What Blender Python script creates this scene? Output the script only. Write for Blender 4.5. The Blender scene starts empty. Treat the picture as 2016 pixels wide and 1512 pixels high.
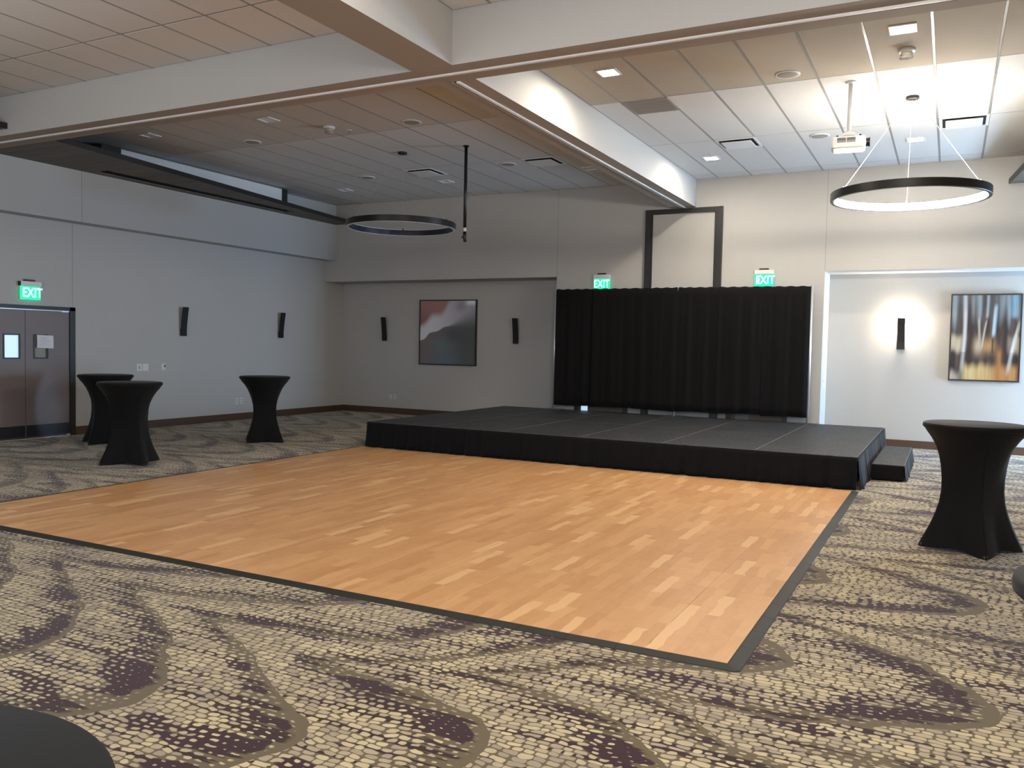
import bpy, math, random
from mathutils import Vector, Matrix

random.seed(7)
sc = bpy.context.scene
COL = sc.collection

# ------------------------------------------------------------------ camera
YAW, PITCH, ROLL, FPX = 0.4774, -0.0451, 0.0204, 1661.4
cam_d = bpy.data.cameras.new('camera')
cam = bpy.data.objects.new('camera', cam_d)
COL.objects.link(cam)
cy_, sy_, cp_, sp_ = math.cos(YAW), math.sin(YAW), math.cos(PITCH), math.sin(PITCH)
fw = Vector((-sy_ * cp_, cy_ * cp_, sp_))
r0 = Vector((cy_, sy_, 0))
u0 = r0.cross(fw)
cr_, sr_ = math.cos(ROLL), math.sin(ROLL)
rv = r0 * cr_ + u0 * sr_
uv = -r0 * sr_ + u0 * cr_
M = Matrix((rv, uv, -fw)).transposed().to_4x4()
M.translation = Vector((0, 0, 1.653))
cam.matrix_world = M
cam_d.sensor_width = 36
cam_d.lens = FPX / 2016 * 36
cam_d.clip_start = 0.02
sc.camera = cam

# ------------------------------------------------------------------ world, daylight, exposure
sc.view_settings.view_transform = 'Standard'
sc.view_settings.look = 'None'
sc.view_settings.gamma = 1
sc.view_settings.use_curve_mapping = False
sc.view_settings.exposure = 0.0
w = bpy.data.worlds.new('world')
sc.world = w
w.use_nodes = True
w.node_tree.nodes['Background'].inputs[0].default_value = (0.55, 0.72, 1.0, 1)
w.node_tree.nodes['Background'].inputs[1].default_value = 1.5


def area(name, loc, target, sx, sy, power, color, spread=180):
    l = bpy.data.lights.new(name, 'AREA')
    l.shape = 'RECTANGLE'
    l.size, l.size_y = sx, sy
    l.energy = power
    l.color = color
    l.spread = math.radians(spread)
    o = bpy.data.objects.new(name, l)
    o.location = loc
    o.rotation_euler = (Vector(target) - Vector(loc)).to_track_quat('-Z', 'Y').to_euler()
    COL.objects.link(o)
    return o


DAY = (0.45, 0.69, 1.0)
# open glazed doorway in the right wall, beyond the right edge of the frame
area('daylight_doorway', (4.17, 15.72, 1.3), (0, 15.72, 1.3), 1.4, 2.5, 680, DAY)
# added daylight fill behind the camera, shining through invented windows
area('near_daylight_fill', (-4.0, -2.42, 2.3), (-4, 8, 2.3), 13.0, 2.6, 210, (0.97, 0.98, 1.0))
# unseen ring pendant of the near right room; added soft fill near left
for _x, _y, _z, _p, _r in ((-.53, 2.6, 3.5, 265, .45), (-8.6, 2.6, 3.5, 90, .45)):
    _l = bpy.data.lights.new('near_ring_and_fill_light', 'POINT')
    _l.energy, _l.color, _l.shadow_soft_size = _p, (1.0, .92, .82), _r
    _o = bpy.data.objects.new('near_ring_and_fill_light', _l)
    _o.location = (_x, _y, _z)
    COL.objects.link(_o)
sc.cycles.use_denoising = True
sc.cycles.max_bounces = 8
sc.cycles.diffuse_bounces = 5
sc.cycles.glossy_bounces = 3
sc.cycles.sample_clamp_indirect = 6.0
sc.cycles.caustics_reflective = False
sc.cycles.caustics_refractive = False

WARM = (1.0, 0.89, 0.74)


# ------------------------------------------------------------------ measured planes (metres)
XL, XS = -13.18, -12.866          # left wall, face of its upper soffit
YB, YR = 15.749, 16.468           # back wall, back of the two wall recesses
XRL, XO = -7.1675, -2.004         # pier between the recesses
XR = 4.0                          # right wall (out of frame)
YN = -2.2                         # wall behind the camera
ZC = 4.838                        # ceiling
ZB = 4.327                        # underside of the beams
ZS1, ZS2 = 3.56, 3.075            # undersides of left soffit and of the recess heads
Y1, Y2 = 6.997, 7.451             # cross beam
XB1, XB2 = -4.799, -4.338         # long beam
FZ = -0.012                       # carpet


# ------------------------------------------------------------------ colour + materials
def lin(c):
    return tuple(((v / 12.92) if v <= 0.04045 else ((v + 0.055) / 1.055) ** 2.4) for v in c)


def rgb(r, g, b):
    return lin((r / 255, g / 255, b / 255))


class S:
    """A tiny arithmetic wrapper round shader sockets."""
    def __init__(s, nt, sock):
        s.nt, s.k = nt, sock

    def _op(s, op, *a, clamp=False):
        n = s.nt.nodes.new('ShaderNodeMath')
        n.operation = op
        n.use_clamp = clamp
        for i, v in enumerate((s,) + a):
            if isinstance(v, S):
                s.nt.links.new(v.k, n.inputs[i])
            else:
                n.inputs[i].default_value = v
        return S(s.nt, n.outputs[0])

    def __add__(s, o): return s._op('ADD', o)
    def __radd__(s, o): return s._op('ADD', o)
    def __sub__(s, o): return s._op('SUBTRACT', o)
    def __rsub__(s, o): return (s * -1.0) + o
    def __mul__(s, o): return s._op('MULTIPLY', o)
    def __rmul__(s, o): return s._op('MULTIPLY', o)
    def __truediv__(s, o): return s._op('DIVIDE', o)
    def floor(s): return s._op('FLOOR')
    def ceil(s): return s._op('CEIL')
    def fract(s): return s._op('FRACT')
    def gt(s, o): return s._op('GREATER_THAN', o)
    def mx(s, o): return s._op('MAXIMUM', o)
    def mn(s, o): return s._op('MINIMUM', o)

    def ramp(s, a, b, c=0.0, d=1.0, smooth=True):
        n = s.nt.nodes.new('ShaderNodeMapRange')
        n.interpolation_type = 'SMOOTHSTEP' if smooth else 'LINEAR'
        s.nt.links.new(s.k, n.inputs[0])
        for i, v in zip((1, 2, 3, 4), (a, b, c, d)):
            if isinstance(v, S):
                s.nt.links.new(v.k, n.inputs[i])
            else:
                n.inputs[i].default_value = v
        return S(s.nt, n.outputs[0])


def vec(nt, x, y, z=0.0):
    n = nt.nodes.new('ShaderNodeCombineXYZ')
    for i, v in enumerate((x, y, z)):
        if isinstance(v, S):
            nt.links.new(v.k, n.inputs[i])
        else:
            n.inputs[i].default_value = v
    return n.outputs[0]


def noise(nt, v, scale=1.0, detail=2.0, rough=0.5):
    n = nt.nodes.new('ShaderNodeTexNoise')
    nt.links.new(v, n.inputs['Vector'])
    n.inputs['Scale'].default_value = scale
    n.inputs['Detail'].default_value = detail
    n.inputs['Roughness'].default_value = rough
    return S(nt, n.outputs[0])


def white(nt, v):
    n = nt.nodes.new('ShaderNodeTexWhiteNoise')
    n.noise_dimensions = '3D'
    nt.links.new(v, n.inputs['Vector'])
    return S(nt, n.outputs['Value'])


def mixc(nt, f, a, b):
    n = nt.nodes.new('ShaderNodeMix')
    n.data_type = 'RGBA'
    if isinstance(f, S):
        nt.links.new(f.k, n.inputs[0])
    else:
        n.inputs[0].default_value = f
    for i, v in ((6, a), (7, b)):
        if isinstance(v, tuple):
            n.inputs[i].default_value = (*v[:3], 1)
        else:
            nt.links.new(v, n.inputs[i])
    return n.outputs[2]


def mat(name, color, rough=0.6, metal=0.0, spec=0.5, emit=None, strength=0.0, sheen=0.0):
    m = bpy.data.materials.new(name)
    m.use_nodes = True
    b = m.node_tree.nodes['Principled BSDF']
    b.inputs['Base Color'].default_value = (*color, 1)
    b.inputs['Roughness'].default_value = rough
    b.inputs['Metallic'].default_value = metal
    b.inputs['Specular IOR Level'].default_value = spec
    b.inputs['Sheen Weight'].default_value = sheen
    if emit:
        b.inputs['Emission Color'].default_value = (*emit, 1)
        b.inputs['Emission Strength'].default_value = strength
    return m


def bsdf(m):
    return m.node_tree.nodes['Principled BSDF']


def position(nt):
    g = nt.nodes.new('ShaderNodeNewGeometry')
    s = nt.nodes.new('ShaderNodeSeparateXYZ')
    nt.links.new(g.outputs['Position'], s.inputs[0])
    return g.outputs['Position'], S(nt, s.outputs[0]), S(nt, s.outputs[1]), S(nt, s.outputs[2])


def add_bump(m, h, strength=0.2, dist=0.01):
    nt = m.node_tree
    b = nt.nodes.new('ShaderNodeBump')
    b.inputs['Strength'].default_value = strength
    b.inputs['Distance'].default_value = dist
    nt.links.new(h.k, b.inputs['Height'])
    nt.links.new(b.outputs[0], bsdf(m).inputs['Normal'])


def wall_material():
    m = mat('wallcovering', (0.5, 0.48, 0.44), 0.75, spec=0.25)
    nt = m.node_tree
    p, x, y, z = position(nt)
    # woven vinyl: fine upright threads and a little cloudiness
    th = noise(nt, vec(nt, x * 60.0, y * 60.0, z * 2.0), 1.0, 3)
    cl = noise(nt, p, 0.9, 2)
    f = (th - 0.5) * 0.35 + (cl - 0.5) * 0.3 + 0.5
    nt.links.new(mixc(nt, f, (0.445, 0.438, 0.418), (0.52, 0.512, 0.488)), bsdf(m).inputs['Base Color'])
    return m


def ceiling_material(name, base):
    m = mat(name, base, 0.9, spec=0.1)
    nt = m.node_tree
    p, x, y, z = position(nt)
    n = noise(nt, p, 160.0, 2)
    f = n.ramp(0.35, 0.65)
    lo = tuple(c * 0.94 for c in base)
    nt.links.new(mixc(nt, f, lo, base), bsdf(m).inputs['Base Color'])
    return m


def carpet_material():
    m = mat('carpet', (0.3, 0.26, 0.2), 0.95, spec=0.15, sheen=0.15)
    nt = m.node_tree
    p, x0, y0, z = position(nt)
    n1 = noise(nt, p, 1.6, 2)
    n2 = noise(nt, p, 9.0, 2)
    n3 = noise(nt, vec(nt, x0 + 7.3, y0 - 3.1), 1.9, 2)
    x = x0 + (n1 - 0.5) * 0.27 + (n2 - 0.5) * 0.06
    y = y0 + (n3 - 0.5) * 0.22 + (n2 - 0.5) * 0.04
    s = x0.ramp(-2.9, -1.3, 1.0, 0.0)
    yy = (y + x * 0.194 - 4.534 + s * 0.747) / 1.85 + 0.5
    dy = (yy.fract() - 0.5) * 1.85
    t = (x + 0.70 + dy * dy * 1.8 + s * -0.405) / 0.985
    d = (t.ceil() - t) * 0.985                 # distance behind the leaf's rim
    # pebble weave: rows along x, every stone its own width and jitter
    wob = noise(nt, p, 13.0, 1)
    wob2 = noise(nt, vec(nt, x0 * 2.2, y0 * 2.2, 4.0), 1.0, 2)
    v_ = y0 / 0.037 + (wob - 0.5) * 0.9 + (wob2 - 0.5) * 2.6
    j = v_.floor()
    rj = white(nt, vec(nt, j, 2.0, 7.0))
    u_ = x0 / 0.064 * (rj * 0.3 + 0.85) + rj * 17.0 + (noise(nt, vec(nt, x0 * 9.0, j * 3.7, 1.0), 1.0, 1) - 0.5) * 1.3
    i = u_.floor()
    ca, cb = white(nt, vec(nt, i, j, 1.0)), white(nt, vec(nt, i, j, 5.0))
    ax = ((u_.fract() - 0.5) * 2.0 + (ca - 0.5) * 0.12)._op('ABSOLUTE')
    ay = ((v_.fract() - 0.5) * 2.0 + (cb - 0.5) * 0.15)._op('ABSOLUTE')
    rr = (ax._op('POWER', 3.4) + ay._op('POWER', 3.0))._op('POWER', 0.31)
    edge = (1.0 - rr) * 0.5
    # long thin streaks along x, thickening into plum patches near the leaf rim
    st = noise(nt, vec(nt, x0 * 1.1, y0 * 18.0), 1.0, 2, 0.6)
    pl = noise(nt, vec(nt, x0 * 1.5 + 11.0, y0 * 5.0), 1.0, 2, 0.55)
    ady = dy._op('ABSOLUTE')
    tip = ady.ramp(0.22, 0.62, 1.0, 0.0)
    reg = d.ramp(0.05, 0.14) * d.ramp(0.22, 0.70, 1.0, 0.0)
    streak = (st + reg * 0.06).ramp(0.552, 0.59)
    plum = (pl + reg * (tip * 0.105 + 0.035) - 0.03).ramp(0.59, 0.62)
    dark = streak.mx(plum) * d.ramp(0.03, 0.09)
    th = d.ramp(0.07, 0.45, 0.27, 0.045)
    th = th + dark * 0.085 + plum * 0.09 + (ca - 0.5) * 0.05
    bw = ady.ramp(0.3, 0.75, 1.0, 0.35)
    band = (d / bw).ramp(0.05, 0.09)
    peb = (edge - th).ramp(0.0, 0.05) * band
    mot = noise(nt, p, 420.0, 1)
    olive = mixc(nt, mot, rgb(86, 74, 52), rgb(108, 94, 69))
    darkc = mixc(nt, plum, rgb(46, 23, 16), rgb(50, 21, 25))
    grout = mixc(nt, dark, olive, darkc)
    big = noise(nt, vec(nt, x0 * 1.3 + 3.0, y0 * 2.6), 1.0, 2)
    pc = mixc(nt, ((cb - 0.5) * 0.9 + (big - 0.5) * 1.8 + 0.45).ramp(0.0, 1.0, smooth=False), rgb(150, 136, 117), rgb(196, 179, 141))
    nt.links.new(mixc(nt, peb, grout, pc), bsdf(m).inputs['Base Color'])
    add_bump(m, noise(nt, p, 300.0, 1), 0.35, 0.004)
    return m


def wood_material():
    m = mat('maple_laminate', (0.55, 0.3, 0.13), 0.38, spec=0.45)
    nt = m.node_tree
    p, x0, y0, z = position(nt)
    # printed strips run along y, wandering slightly like flat-sawn grain
    wv = noise(nt, vec(nt, x0 * 9.0, y0 * 5.0), 1.0, 1)
    x = x0 + 0.981 + (wv - 0.5) * 0.06
    w_ = 0.4562 / 6
    i = (x / w_).floor()
    r1 = white(nt, vec(nt, i, 3.0, 1.0))
    yy = (y0 - 4.44) / 0.4562 + (r1 * 3.0).floor() / 3.0
    j = yy.floor()
    c = white(nt, vec(nt, i, j, 5.0))
    c2 = white(nt, vec(nt, i, j, 9.0))
    grain = noise(nt, vec(nt, x0 * 70.0 + c2 * 50.0, y0 * 5.0 + c2 * 9.0), 1.0, 3, 0.6)
    fleck = noise(nt, vec(nt, x0 * 14.0, y0 * 8.0 + c * 20.0), 1.0, 2)
    f = (c * 0.85 + (grain - 0.5) * 0.5 + (fleck - 0.5) * 0.5 + 0.07).ramp(0.0, 1.0, smooth=False)
    a = mixc(nt, f, rgb(193, 141, 92), rgb(218, 169, 117))
    b = mixc(nt, c.ramp(0.9, 0.94), a, rgb(224, 180, 129))
    nt.links.new(b, bsdf(m).inputs['Base Color'])
    return m


def vinyl_deck_material():
    m = mat('stage_vinyl', (0.03, 0.031, 0.034), 0.55, spec=0.35)
    nt = m.node_tree
    p, x, y, z = position(nt)
    n = noise(nt, p, 2.2, 4, 0.6)
    g = noise(nt, vec(nt, x * 18.0, y * 60.0), 1.0, 3)
    f = (n * 0.7 + g * 0.4).ramp(0.3, 0.85)
    nt.links.new(mixc(nt, f, rgb(36, 37, 38), rgb(58, 59, 62)), bsdf(m).inputs['Base Color'])
    nt.links.new(g.ramp(0.3, 0.7, 0.45, 0.65).k, bsdf(m).inputs['Roughness'])
    return m


def cloth_material(name, c, rough=0.85, sheen=0.15):
    m = mat(name, c, rough, spec=0.15, sheen=sheen)
    nt = m.node_tree
    p, x, y, z = position(nt)
    n = noise(nt, p, 90.0, 2)
    nt.links.new(mixc(nt, n, tuple(v * 0.75 for v in c), tuple(v * 1.25 for v in c)), bsdf(m).inputs['Base Color'])
    add_bump(m, n, 0.08, 0.003)
    return m


def plank_material():
    m = mat('dark_stained_plank', (0.035, 0.03, 0.026), 0.6, spec=0.3)
    nt = m.node_tree
    p, x, y, z = position(nt)
    o = nt.nodes.new('ShaderNodeObjectInfo')
    r = S(nt, o.outputs['Random'])
    g = noise(nt, vec(nt, x * 2.0, y * 60.0, r * 9.0), 1.0, 3)
    nt.links.new(mixc(nt, (g * 0.6 + r * 0.4), rgb(84, 79, 72), rgb(120, 113, 102)), bsdf(m).inputs['Base Color'])
    return m


def art_material(name):
    m = mat(name, (0.5, 0.5, 0.5), 0.45, spec=0.3)
    nt = m.node_tree
    a = nt.nodes.new('ShaderNodeVertexColor')
    a.layer_name = 'paint'
    nt.links.new(a.outputs[0], bsdf(m).inputs['Base Color'])
    return m


def baseboard_material():
    m = mat('walnut_base', (0.06, 0.035, 0.025), 0.5)
    nt = m.node_tree
    p, x, y, z = position(nt)
    g = noise(nt, vec(nt, x * 3.0, y * 3.0, z * 90.0), 1.0, 3)
    nt.links.new(mixc(nt, g, rgb(66, 46, 36), rgb(92, 66, 50)), bsdf(m).inputs['Base Color'])
    return m


MT = dict(
    wall=wall_material(),
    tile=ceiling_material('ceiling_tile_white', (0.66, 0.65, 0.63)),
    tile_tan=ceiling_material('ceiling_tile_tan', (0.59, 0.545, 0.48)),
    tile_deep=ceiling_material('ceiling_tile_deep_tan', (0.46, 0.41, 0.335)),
    grid=mat('grid_white', (0.27, 0.265, 0.255), 0.3, spec=0.6),
    slab=mat('ceiling_backing', (0.5, 0.5, 0.49), 0.9),
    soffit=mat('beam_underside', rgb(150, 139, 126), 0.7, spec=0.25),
    white=mat('white_paint', (0.75, 0.75, 0.74), 0.45),
    alum=mat('track_aluminium', (0.82, 0.81, 0.79), 0.4),
    dark=mat('dark_gap', (0.012, 0.012, 0.012), 0.8),
    joint=mat('wall_joint', (0.22, 0.215, 0.2), 0.9),
    black_frame=mat('black_frame', rgb(34, 32, 30), 0.45),
    carpet=carpet_material(),
    wood=wood_material(),
    rubber=mat('ramp_rubber', rgb(42, 43, 39), 0.65, spec=0.3),
    deck=vinyl_deck_material(),
    deck_edge=mat('deck_edge', rgb(120, 120, 118), 0.45, metal=0.3),
    skirt=cloth_material('black_skirt_cloth', rgb(15, 16, 19), .85, .08),
    drape=cloth_material('black_drape_cloth', rgb(17, 16, 17), .9, .05),
    spandex=cloth_material('black_spandex', rgb(14, 14, 14), 0.75, 0.06),
    pole=mat('pole_aluminium', (0.7, 0.7, 0.7), 0.3, metal=0.6),
    plate=mat('steel_base_plate', rgb(70, 74, 78), 0.4, metal=0.4),
    plank=plank_material(),
    base=baseboard_material(),
    door=mat('grey_brown_door', rgb(122, 112, 110), 0.45, spec=0.4),
    door_back=mat('brown_door', rgb(96, 82, 68), 0.5),
    kick=mat('dark_kick_plate', rgb(38, 40, 48), 0.4),
    lit_pane=mat('lit_window_pane', (0.5, 0.6, 0.7), 0.2, emit=(0.52, 0.76, 1.0), strength=0.85),
    dim_pane=mat('dim_window_pane', rgb(150, 152, 140), 0.15),
    paper=mat('paper_sheet', (0.72, 0.72, 0.75), 0.8),
    paper_ink=mat('paper_ink', (0.45, 0.45, 0.5), 0.8),
    plateplastic=mat('white_plastic', (0.72, 0.71, 0.68), 0.35),
    exit_green=mat('exit_green', (0.0, 0.5, 0.25), 0.3, emit=(0.0, 0.83, 0.38), strength=1.0),
    exit_white=mat('exit_letters', (0.8, 0.9, 0.85), 0.3, emit=(0.62, 1.0, 0.90), strength=1.0),
    sconce=mat('black_sconce_metal', rgb(20, 19, 18), 0.5, metal=0.2),
    ring=mat('black_ring_metal', rgb(24, 22, 20), 0.35, metal=0.2),
    ring_lit=mat('ring_diffuser_lit', (0.8, 0.8, 0.75), 0.4, emit=(1.0, 0.90, 0.76), strength=165.0),
    ring_dark=mat('ring_diffuser_unlit', rgb(34, 42, 56), 0.25),
    ring_rim=mat('ring_rim_acrylic', (0.75, 0.8, 0.85), 0.3),
    cable=mat('steel_cable', (0.75, 0.73, 0.7), 0.3, metal=0.6),
    lamp=mat('lamp_lens', (0.9, 0.9, 0.85), 0.4, emit=(1.0, 0.89, 0.74), strength=540.0),
    lamp_off=mat('lamp_lens_off', (0.8, 0.8, 0.8), 0.3),
    grille=mat('speaker_grille', rgb(150, 144, 136), 0.6),
    grille_gray=mat('return_grille', rgb(120, 121, 120), 0.6),
    projector=mat('projector_white', (0.8, 0.8, 0.78), 0.35),
    lens=mat('lens_black', (0.01, 0.01, 0.012), 0.1),
    smoke_bowl=mat('smoked_plastic', rgb(170, 166, 155), 0.15),
    art1=art_material('abstract_print'),
    art2=art_material('birch_print'),
    sill=mat('door_metal', (0.7, 0.72, 0.74), 0.35, metal=0.5),
)


# ------------------------------------------------------------------ mesh helpers
class MB:
    def __init__(s):
        s.v, s.f = [], []

    def box(s, a, b):
        x0, x1 = sorted((a[0], b[0])); y0, y1 = sorted((a[1], b[1])); z0, z1 = sorted((a[2], b[2]))
        k = len(s.v)
        s.v += [(x0, y0, z0), (x1, y0, z0), (x1, y1, z0), (x0, y1, z0), (x0, y0, z1), (x1, y0, z1), (x1, y1, z1), (x0, y1, z1)]
        s.f += [tuple(k + i for i in q) for q in ((0, 3, 2, 1), (4, 5, 6, 7), (0, 1, 5, 4), (1, 2, 6, 5), (2, 3, 7, 6), (3, 0, 4, 7))]
        return s

    def bbox(s, a, b, c=0.004):
        """box with chamfered edges round all sides"""
        x0, x1 = sorted((a[0], b[0])); y0, y1 = sorted((a[1], b[1])); z0, z1 = sorted((a[2], b[2]))
        rings = []
        for z, i in ((z0, c), (z0 + c, 0), (z1 - c, 0), (z1, c)):
            k = len(s.v)
            q = c
            pts = [(x0 + i + q, y0 + i), (x1 - i - q, y0 + i), (x1 - i, y0 + i + q), (x1 - i, y1 - i - q), (x1 - i - q, y1 - i), (x0 + i + q, y1 - i), (x0 + i, y1 - i - q), (x0 + i, y0 + i + q)]
            s.v += [(px, py, z) for px, py in pts]
            rings.append(range(k, k + 8))
        for r1, r2 in zip(rings, rings[1:]):
            for i in range(8):
                s.f.append((r1[i], r1[(i + 1) % 8], r2[(i + 1) % 8], r2[i]))
        s.f.append(tuple(reversed(rings[0]))); s.f.append(tuple(rings[-1]))
        return s

    def prism(s, pts, z0, z1):
        """pts counter-clockwise in xy"""
        k, n = len(s.v), len(pts)
        s.v += [(x, y, z0) for x, y in pts] + [(x, y, z1) for x, y in pts]
        s.f.append(tuple(k + n - 1 - i for i in range(n)))
        s.f.append(tuple(k + n + i for i in range(n)))
        for i in range(n):
            j = (i + 1) % n
            s.f.append((k + i, k + j, k + n + j, k + n + i))
        return s

    def loop(s, rings, close=False, cap=True):
        """rings: lists of equal length of 3-D points"""
        n = len(rings[0])
        ks = []
        for r in rings:
            ks.append(len(s.v)); s.v += [tuple(p) for p in r]
        prs = list(zip(ks, ks[1:])) + ([(ks[-1], ks[0])] if close else [])
        for a, b in prs:
            for i in range(n):
                j = (i + 1) % n
                s.f.append((a + i, a + j, b + j, b + i))
        if cap and not close:
            s.f.append(tuple(ks[0] + n - 1 - i for i in range(n)))
            s.f.append(tuple(ks[-1] + i for i in range(n)))
        return s

    def lathe(s, prof, c=(0, 0, 0), n=32, cap=True):
        return s.loop([[(c[0] + r * math.cos(2 * math.pi * i / n), c[1] + r * math.sin(2 * math.pi * i / n), c[2] + z) for i in range(n)] for r, z in prof], cap=cap)

    def tube(s, a, b, r, n=12):
        a, b = Vector(a), Vector(b)
        d = (b - a).normalized()
        e = d.cross(Vector((0, 0, 1)) if abs(d.z) < 0.9 else Vector((1, 0, 0))).normalized()
        g = d.cross(e)
        return s.loop([[tuple(p + e * r * math.cos(2 * math.pi * i / n) + g * r * math.sin(2 * math.pi * i / n)) for i in range(n)] for p in (a, b)])

    def ring(s, R, sect, n=96, a0=0.0, c=(0, 0, 0)):
        """torus-like ring from a cross-section [(dr, z)...]"""
        rings = []
        for i in range(n):
            t = a0 + 2 * math.pi * i / n
            rings.append([(c[0] + (R + dr) * math.cos(t), c[1] + (R + dr) * math.sin(t), c[2] + z) for dr, z in sect])
        return s.loop(rings, close=True)

    def grid(s, fn, nu, nv):
        k = len(s.v)
        for i in range(nu + 1):
            for j in range(nv + 1):
                s.v.append(tuple(fn(i / nu, j / nv)))
        for i in range(nu):
            for j in range(nv):
                a = k + i * (nv + 1) + j
                s.f.append((a, a + nv + 1, a + nv + 2, a + 1))
        return s

    def make(s, name, m, parent=None, smooth=False, loc=None):
        me = bpy.data.meshes.new(name)
        me.from_pydata(s.v, [], s.f)
        me.update()
        me.materials.append(m)
        if smooth:
            for p in me.polygons:
                p.use_smooth = True
        return put(name, me, parent, loc)


def put(name, me, parent=None, loc=None):
    o = bpy.data.objects.new(name, me)
    if loc is not None:
        o.location = loc
    COL.objects.link(o)
    if parent is not None:
        o.parent = parent
    return o


def smooth_by_angle(o, deg=40):
    for p in o.data.polygons:
        p.use_smooth = True
    me = o.data
    import bmesh
    bm = bmesh.new(); bm.from_mesh(me)
    for e in bm.edges:
        if len(e.link_faces) == 2 and e.calc_face_angle(0) > math.radians(deg):
            e.smooth = False
    bm.to_mesh(me); bm.free()
    return o


def tag(o, label, cat, group=None):
    o['label'] = label
    o['category'] = cat
    if group:
        o['group'] = group
    return o


def struct(o, label=None):
    o['kind'] = 'structure'
    if label:
        o['label'] = label
    return o


def thing(name, label, cat, loc=(0, 0, 0), rz=0.0, group=None):
    o = bpy.data.objects.new(name, None)
    o.empty_display_size = 0.1
    o.location = loc
    o.rotation_euler = (0, 0, rz)
    COL.objects.link(o)
    return tag(o, label, cat, group)


def dup(root, loc, rz, label, group=None):
    r = root.copy(); COL.objects.link(r)
    r.location = loc; r.rotation_euler = (0, 0, rz)
    r['label'] = label
    if group:
        r['group'] = group
    for ch in list(root.children):
        c = ch.copy(); COL.objects.link(c); c.parent = r
        for g in list(ch.children):
            d = g.copy(); COL.objects.link(d); d.parent = c
    return r


def B(a, b):
    return MB().box(a, b)


# ------------------------------------------------------------------ the room shell
floor = struct(MB().box((XL - .15, YN - .15, FZ - .1), (XR + .15, YR + .15, FZ)).make('floor', MT['carpet']),
               'patterned carpet in beige, olive and plum under the whole hall')

DY0, DY1, DZ = 7.59, 9.315, 2.15       # double door in the left wall
wl = MB()
wl.box((XL - .15, YN - .15, FZ - .1), (XL, DY0, ZC + .1))
wl.box((XL - .15, DY1, FZ - .1), (XL, YR + .15, ZC + .1))
wl.box((XL - .15, DY0, DZ), (XL, DY1, ZC + .1))
wl.box((XL, YN, ZS1), (XS, Y1, ZC + .05))
wl.box((XL, Y2, ZS1), (XS, YB, ZC + .05))
wall_left = struct(wl.make('wall_left', MT['wall']), 'grey-beige left wall with a shallow projecting soffit along its top')
B((XL - .001, 9.268, DZ), (XL + .0015, 9.273, ZS1)).make('joint', MT['joint'], wall_left)
B((XS - .001, 9.22, ZS1), (XS + .0015, 9.225, ZC)).make('joint', MT['joint'], wall_left)

wb = MB()
wb.box((XL - .15, YR, FZ - .1), (XR + .15, YR + .15, ZC + .1))          # recess backs
wb.box((XL, YB, ZS2), (XR, YR, ZC + .05))                               # heads over the recesses
wb.box((XRL, YB, FZ), (XO, YR, ZS2))                                    # pier
wall_back = struct(wb.make('wall_back', MT['wall']), 'grey-beige back wall with a picture recess at each side of its pier')
B((XRL - .002, YB - .0015, ZS2), (XRL + .003, YB + .001, ZC)).make('joint', MT['joint'], wall_back)
B((XO - .003, YB - .0015, ZS2), (XO + .002, YB + .001, ZC)).make('joint', MT['joint'], wall_back)

wr = MB()
for y0, y1, z0, z1 in ((YN - .15, .5, FZ, ZC + .1), (.5, 4.7, FZ, .7), (.5, 4.7, 3.1, ZC + .1), (4.7, 14.95, FZ, ZC + .1), (14.95, YR, 2.6, ZC + .1), (YR, YR + .15, FZ, ZC + .1)):
    wr.box((XR, y0, z0), (XR + .15, y1, z1))
wall_right = struct(wr.make('wall_right', MT['wall']), 'right wall out of frame with a doorway and added windows to daylight')
wn = MB()
for x0, x1, z0, z1 in ((XL - .15, -10.6, FZ, ZC + .1), (2.6, XR + .15, FZ, ZC + .1), (-10.6, 2.6, FZ, .95), (-10.6, 2.6, 3.65, ZC + .1)):
    wn.box((x0, YN - .15, z0), (x1, YN, z1))
wall_near = struct(wn.make('wall_near', MT['wall']), 'wall behind the camera')

struct(B((XL, DY1 + .001, FZ), (XL + .012, YR, .131)).make('baseboard_left', MT['base']), 'dark brown baseboard along the left wall')
bb = MB()
bb.box((XL + .012, YR - .012, FZ), (XRL, YR, .131))
bb.box((XO, YR - .012, FZ), (XR, YR, .125))
bb.box((XRL - .012, YB, FZ), (XRL, YR - .012, .131))
bb.box((XO, YB, FZ), (XO + .012, YR - .012, .125))
bb.box((XRL - .012, YB - .012, FZ), (XO + .012, YB, .131))
struct(bb.make('baseboard_back', MT['base']), 'brown baseboard along the back wall and its recesses')

def window(name, axis, c, a0, a1, z0, z1, n, label):
    '''frame and mullions filling an opening in a wall'''
    m = MB()
    def bar(p0, p1, q0, q1):
        m.box((p0, c - .04, q0), (p1, c + .04, q1)) if axis == 'x' else m.box((c - .04, p0, q0), (c + .04, p1, q1))
    bar(a0, a1, z0, z0 + .05); bar(a0, a1, z1 - .05, z1)
    for k in range(n + 1):
        p = a0 + (a1 - a0 - .05) * k / n
        bar(p, p + .05, z0 + .05, z1 - .05)
    return struct(m.make(name, MT['black_frame']), label)


window('added_window_1', 'x', YN - .07, -10.6, 2.6, .95, 3.65, 6, 'band of unseen windows added behind the camera for the daylight fill')  # invented openings, added so the daylight fill can enter
window('added_window_2', 'y', XR + .07, .5, 4.7, .7, 3.1, 3, 'unseen windows added in the near part of the right wall for daylight')  # invented openings, added to let sky light into the near room
window('door_5', 'y', XR + .07, 14.95, YR, FZ, 2.6, 1, 'open doorway to daylight at the far end of the right wall')

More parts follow.
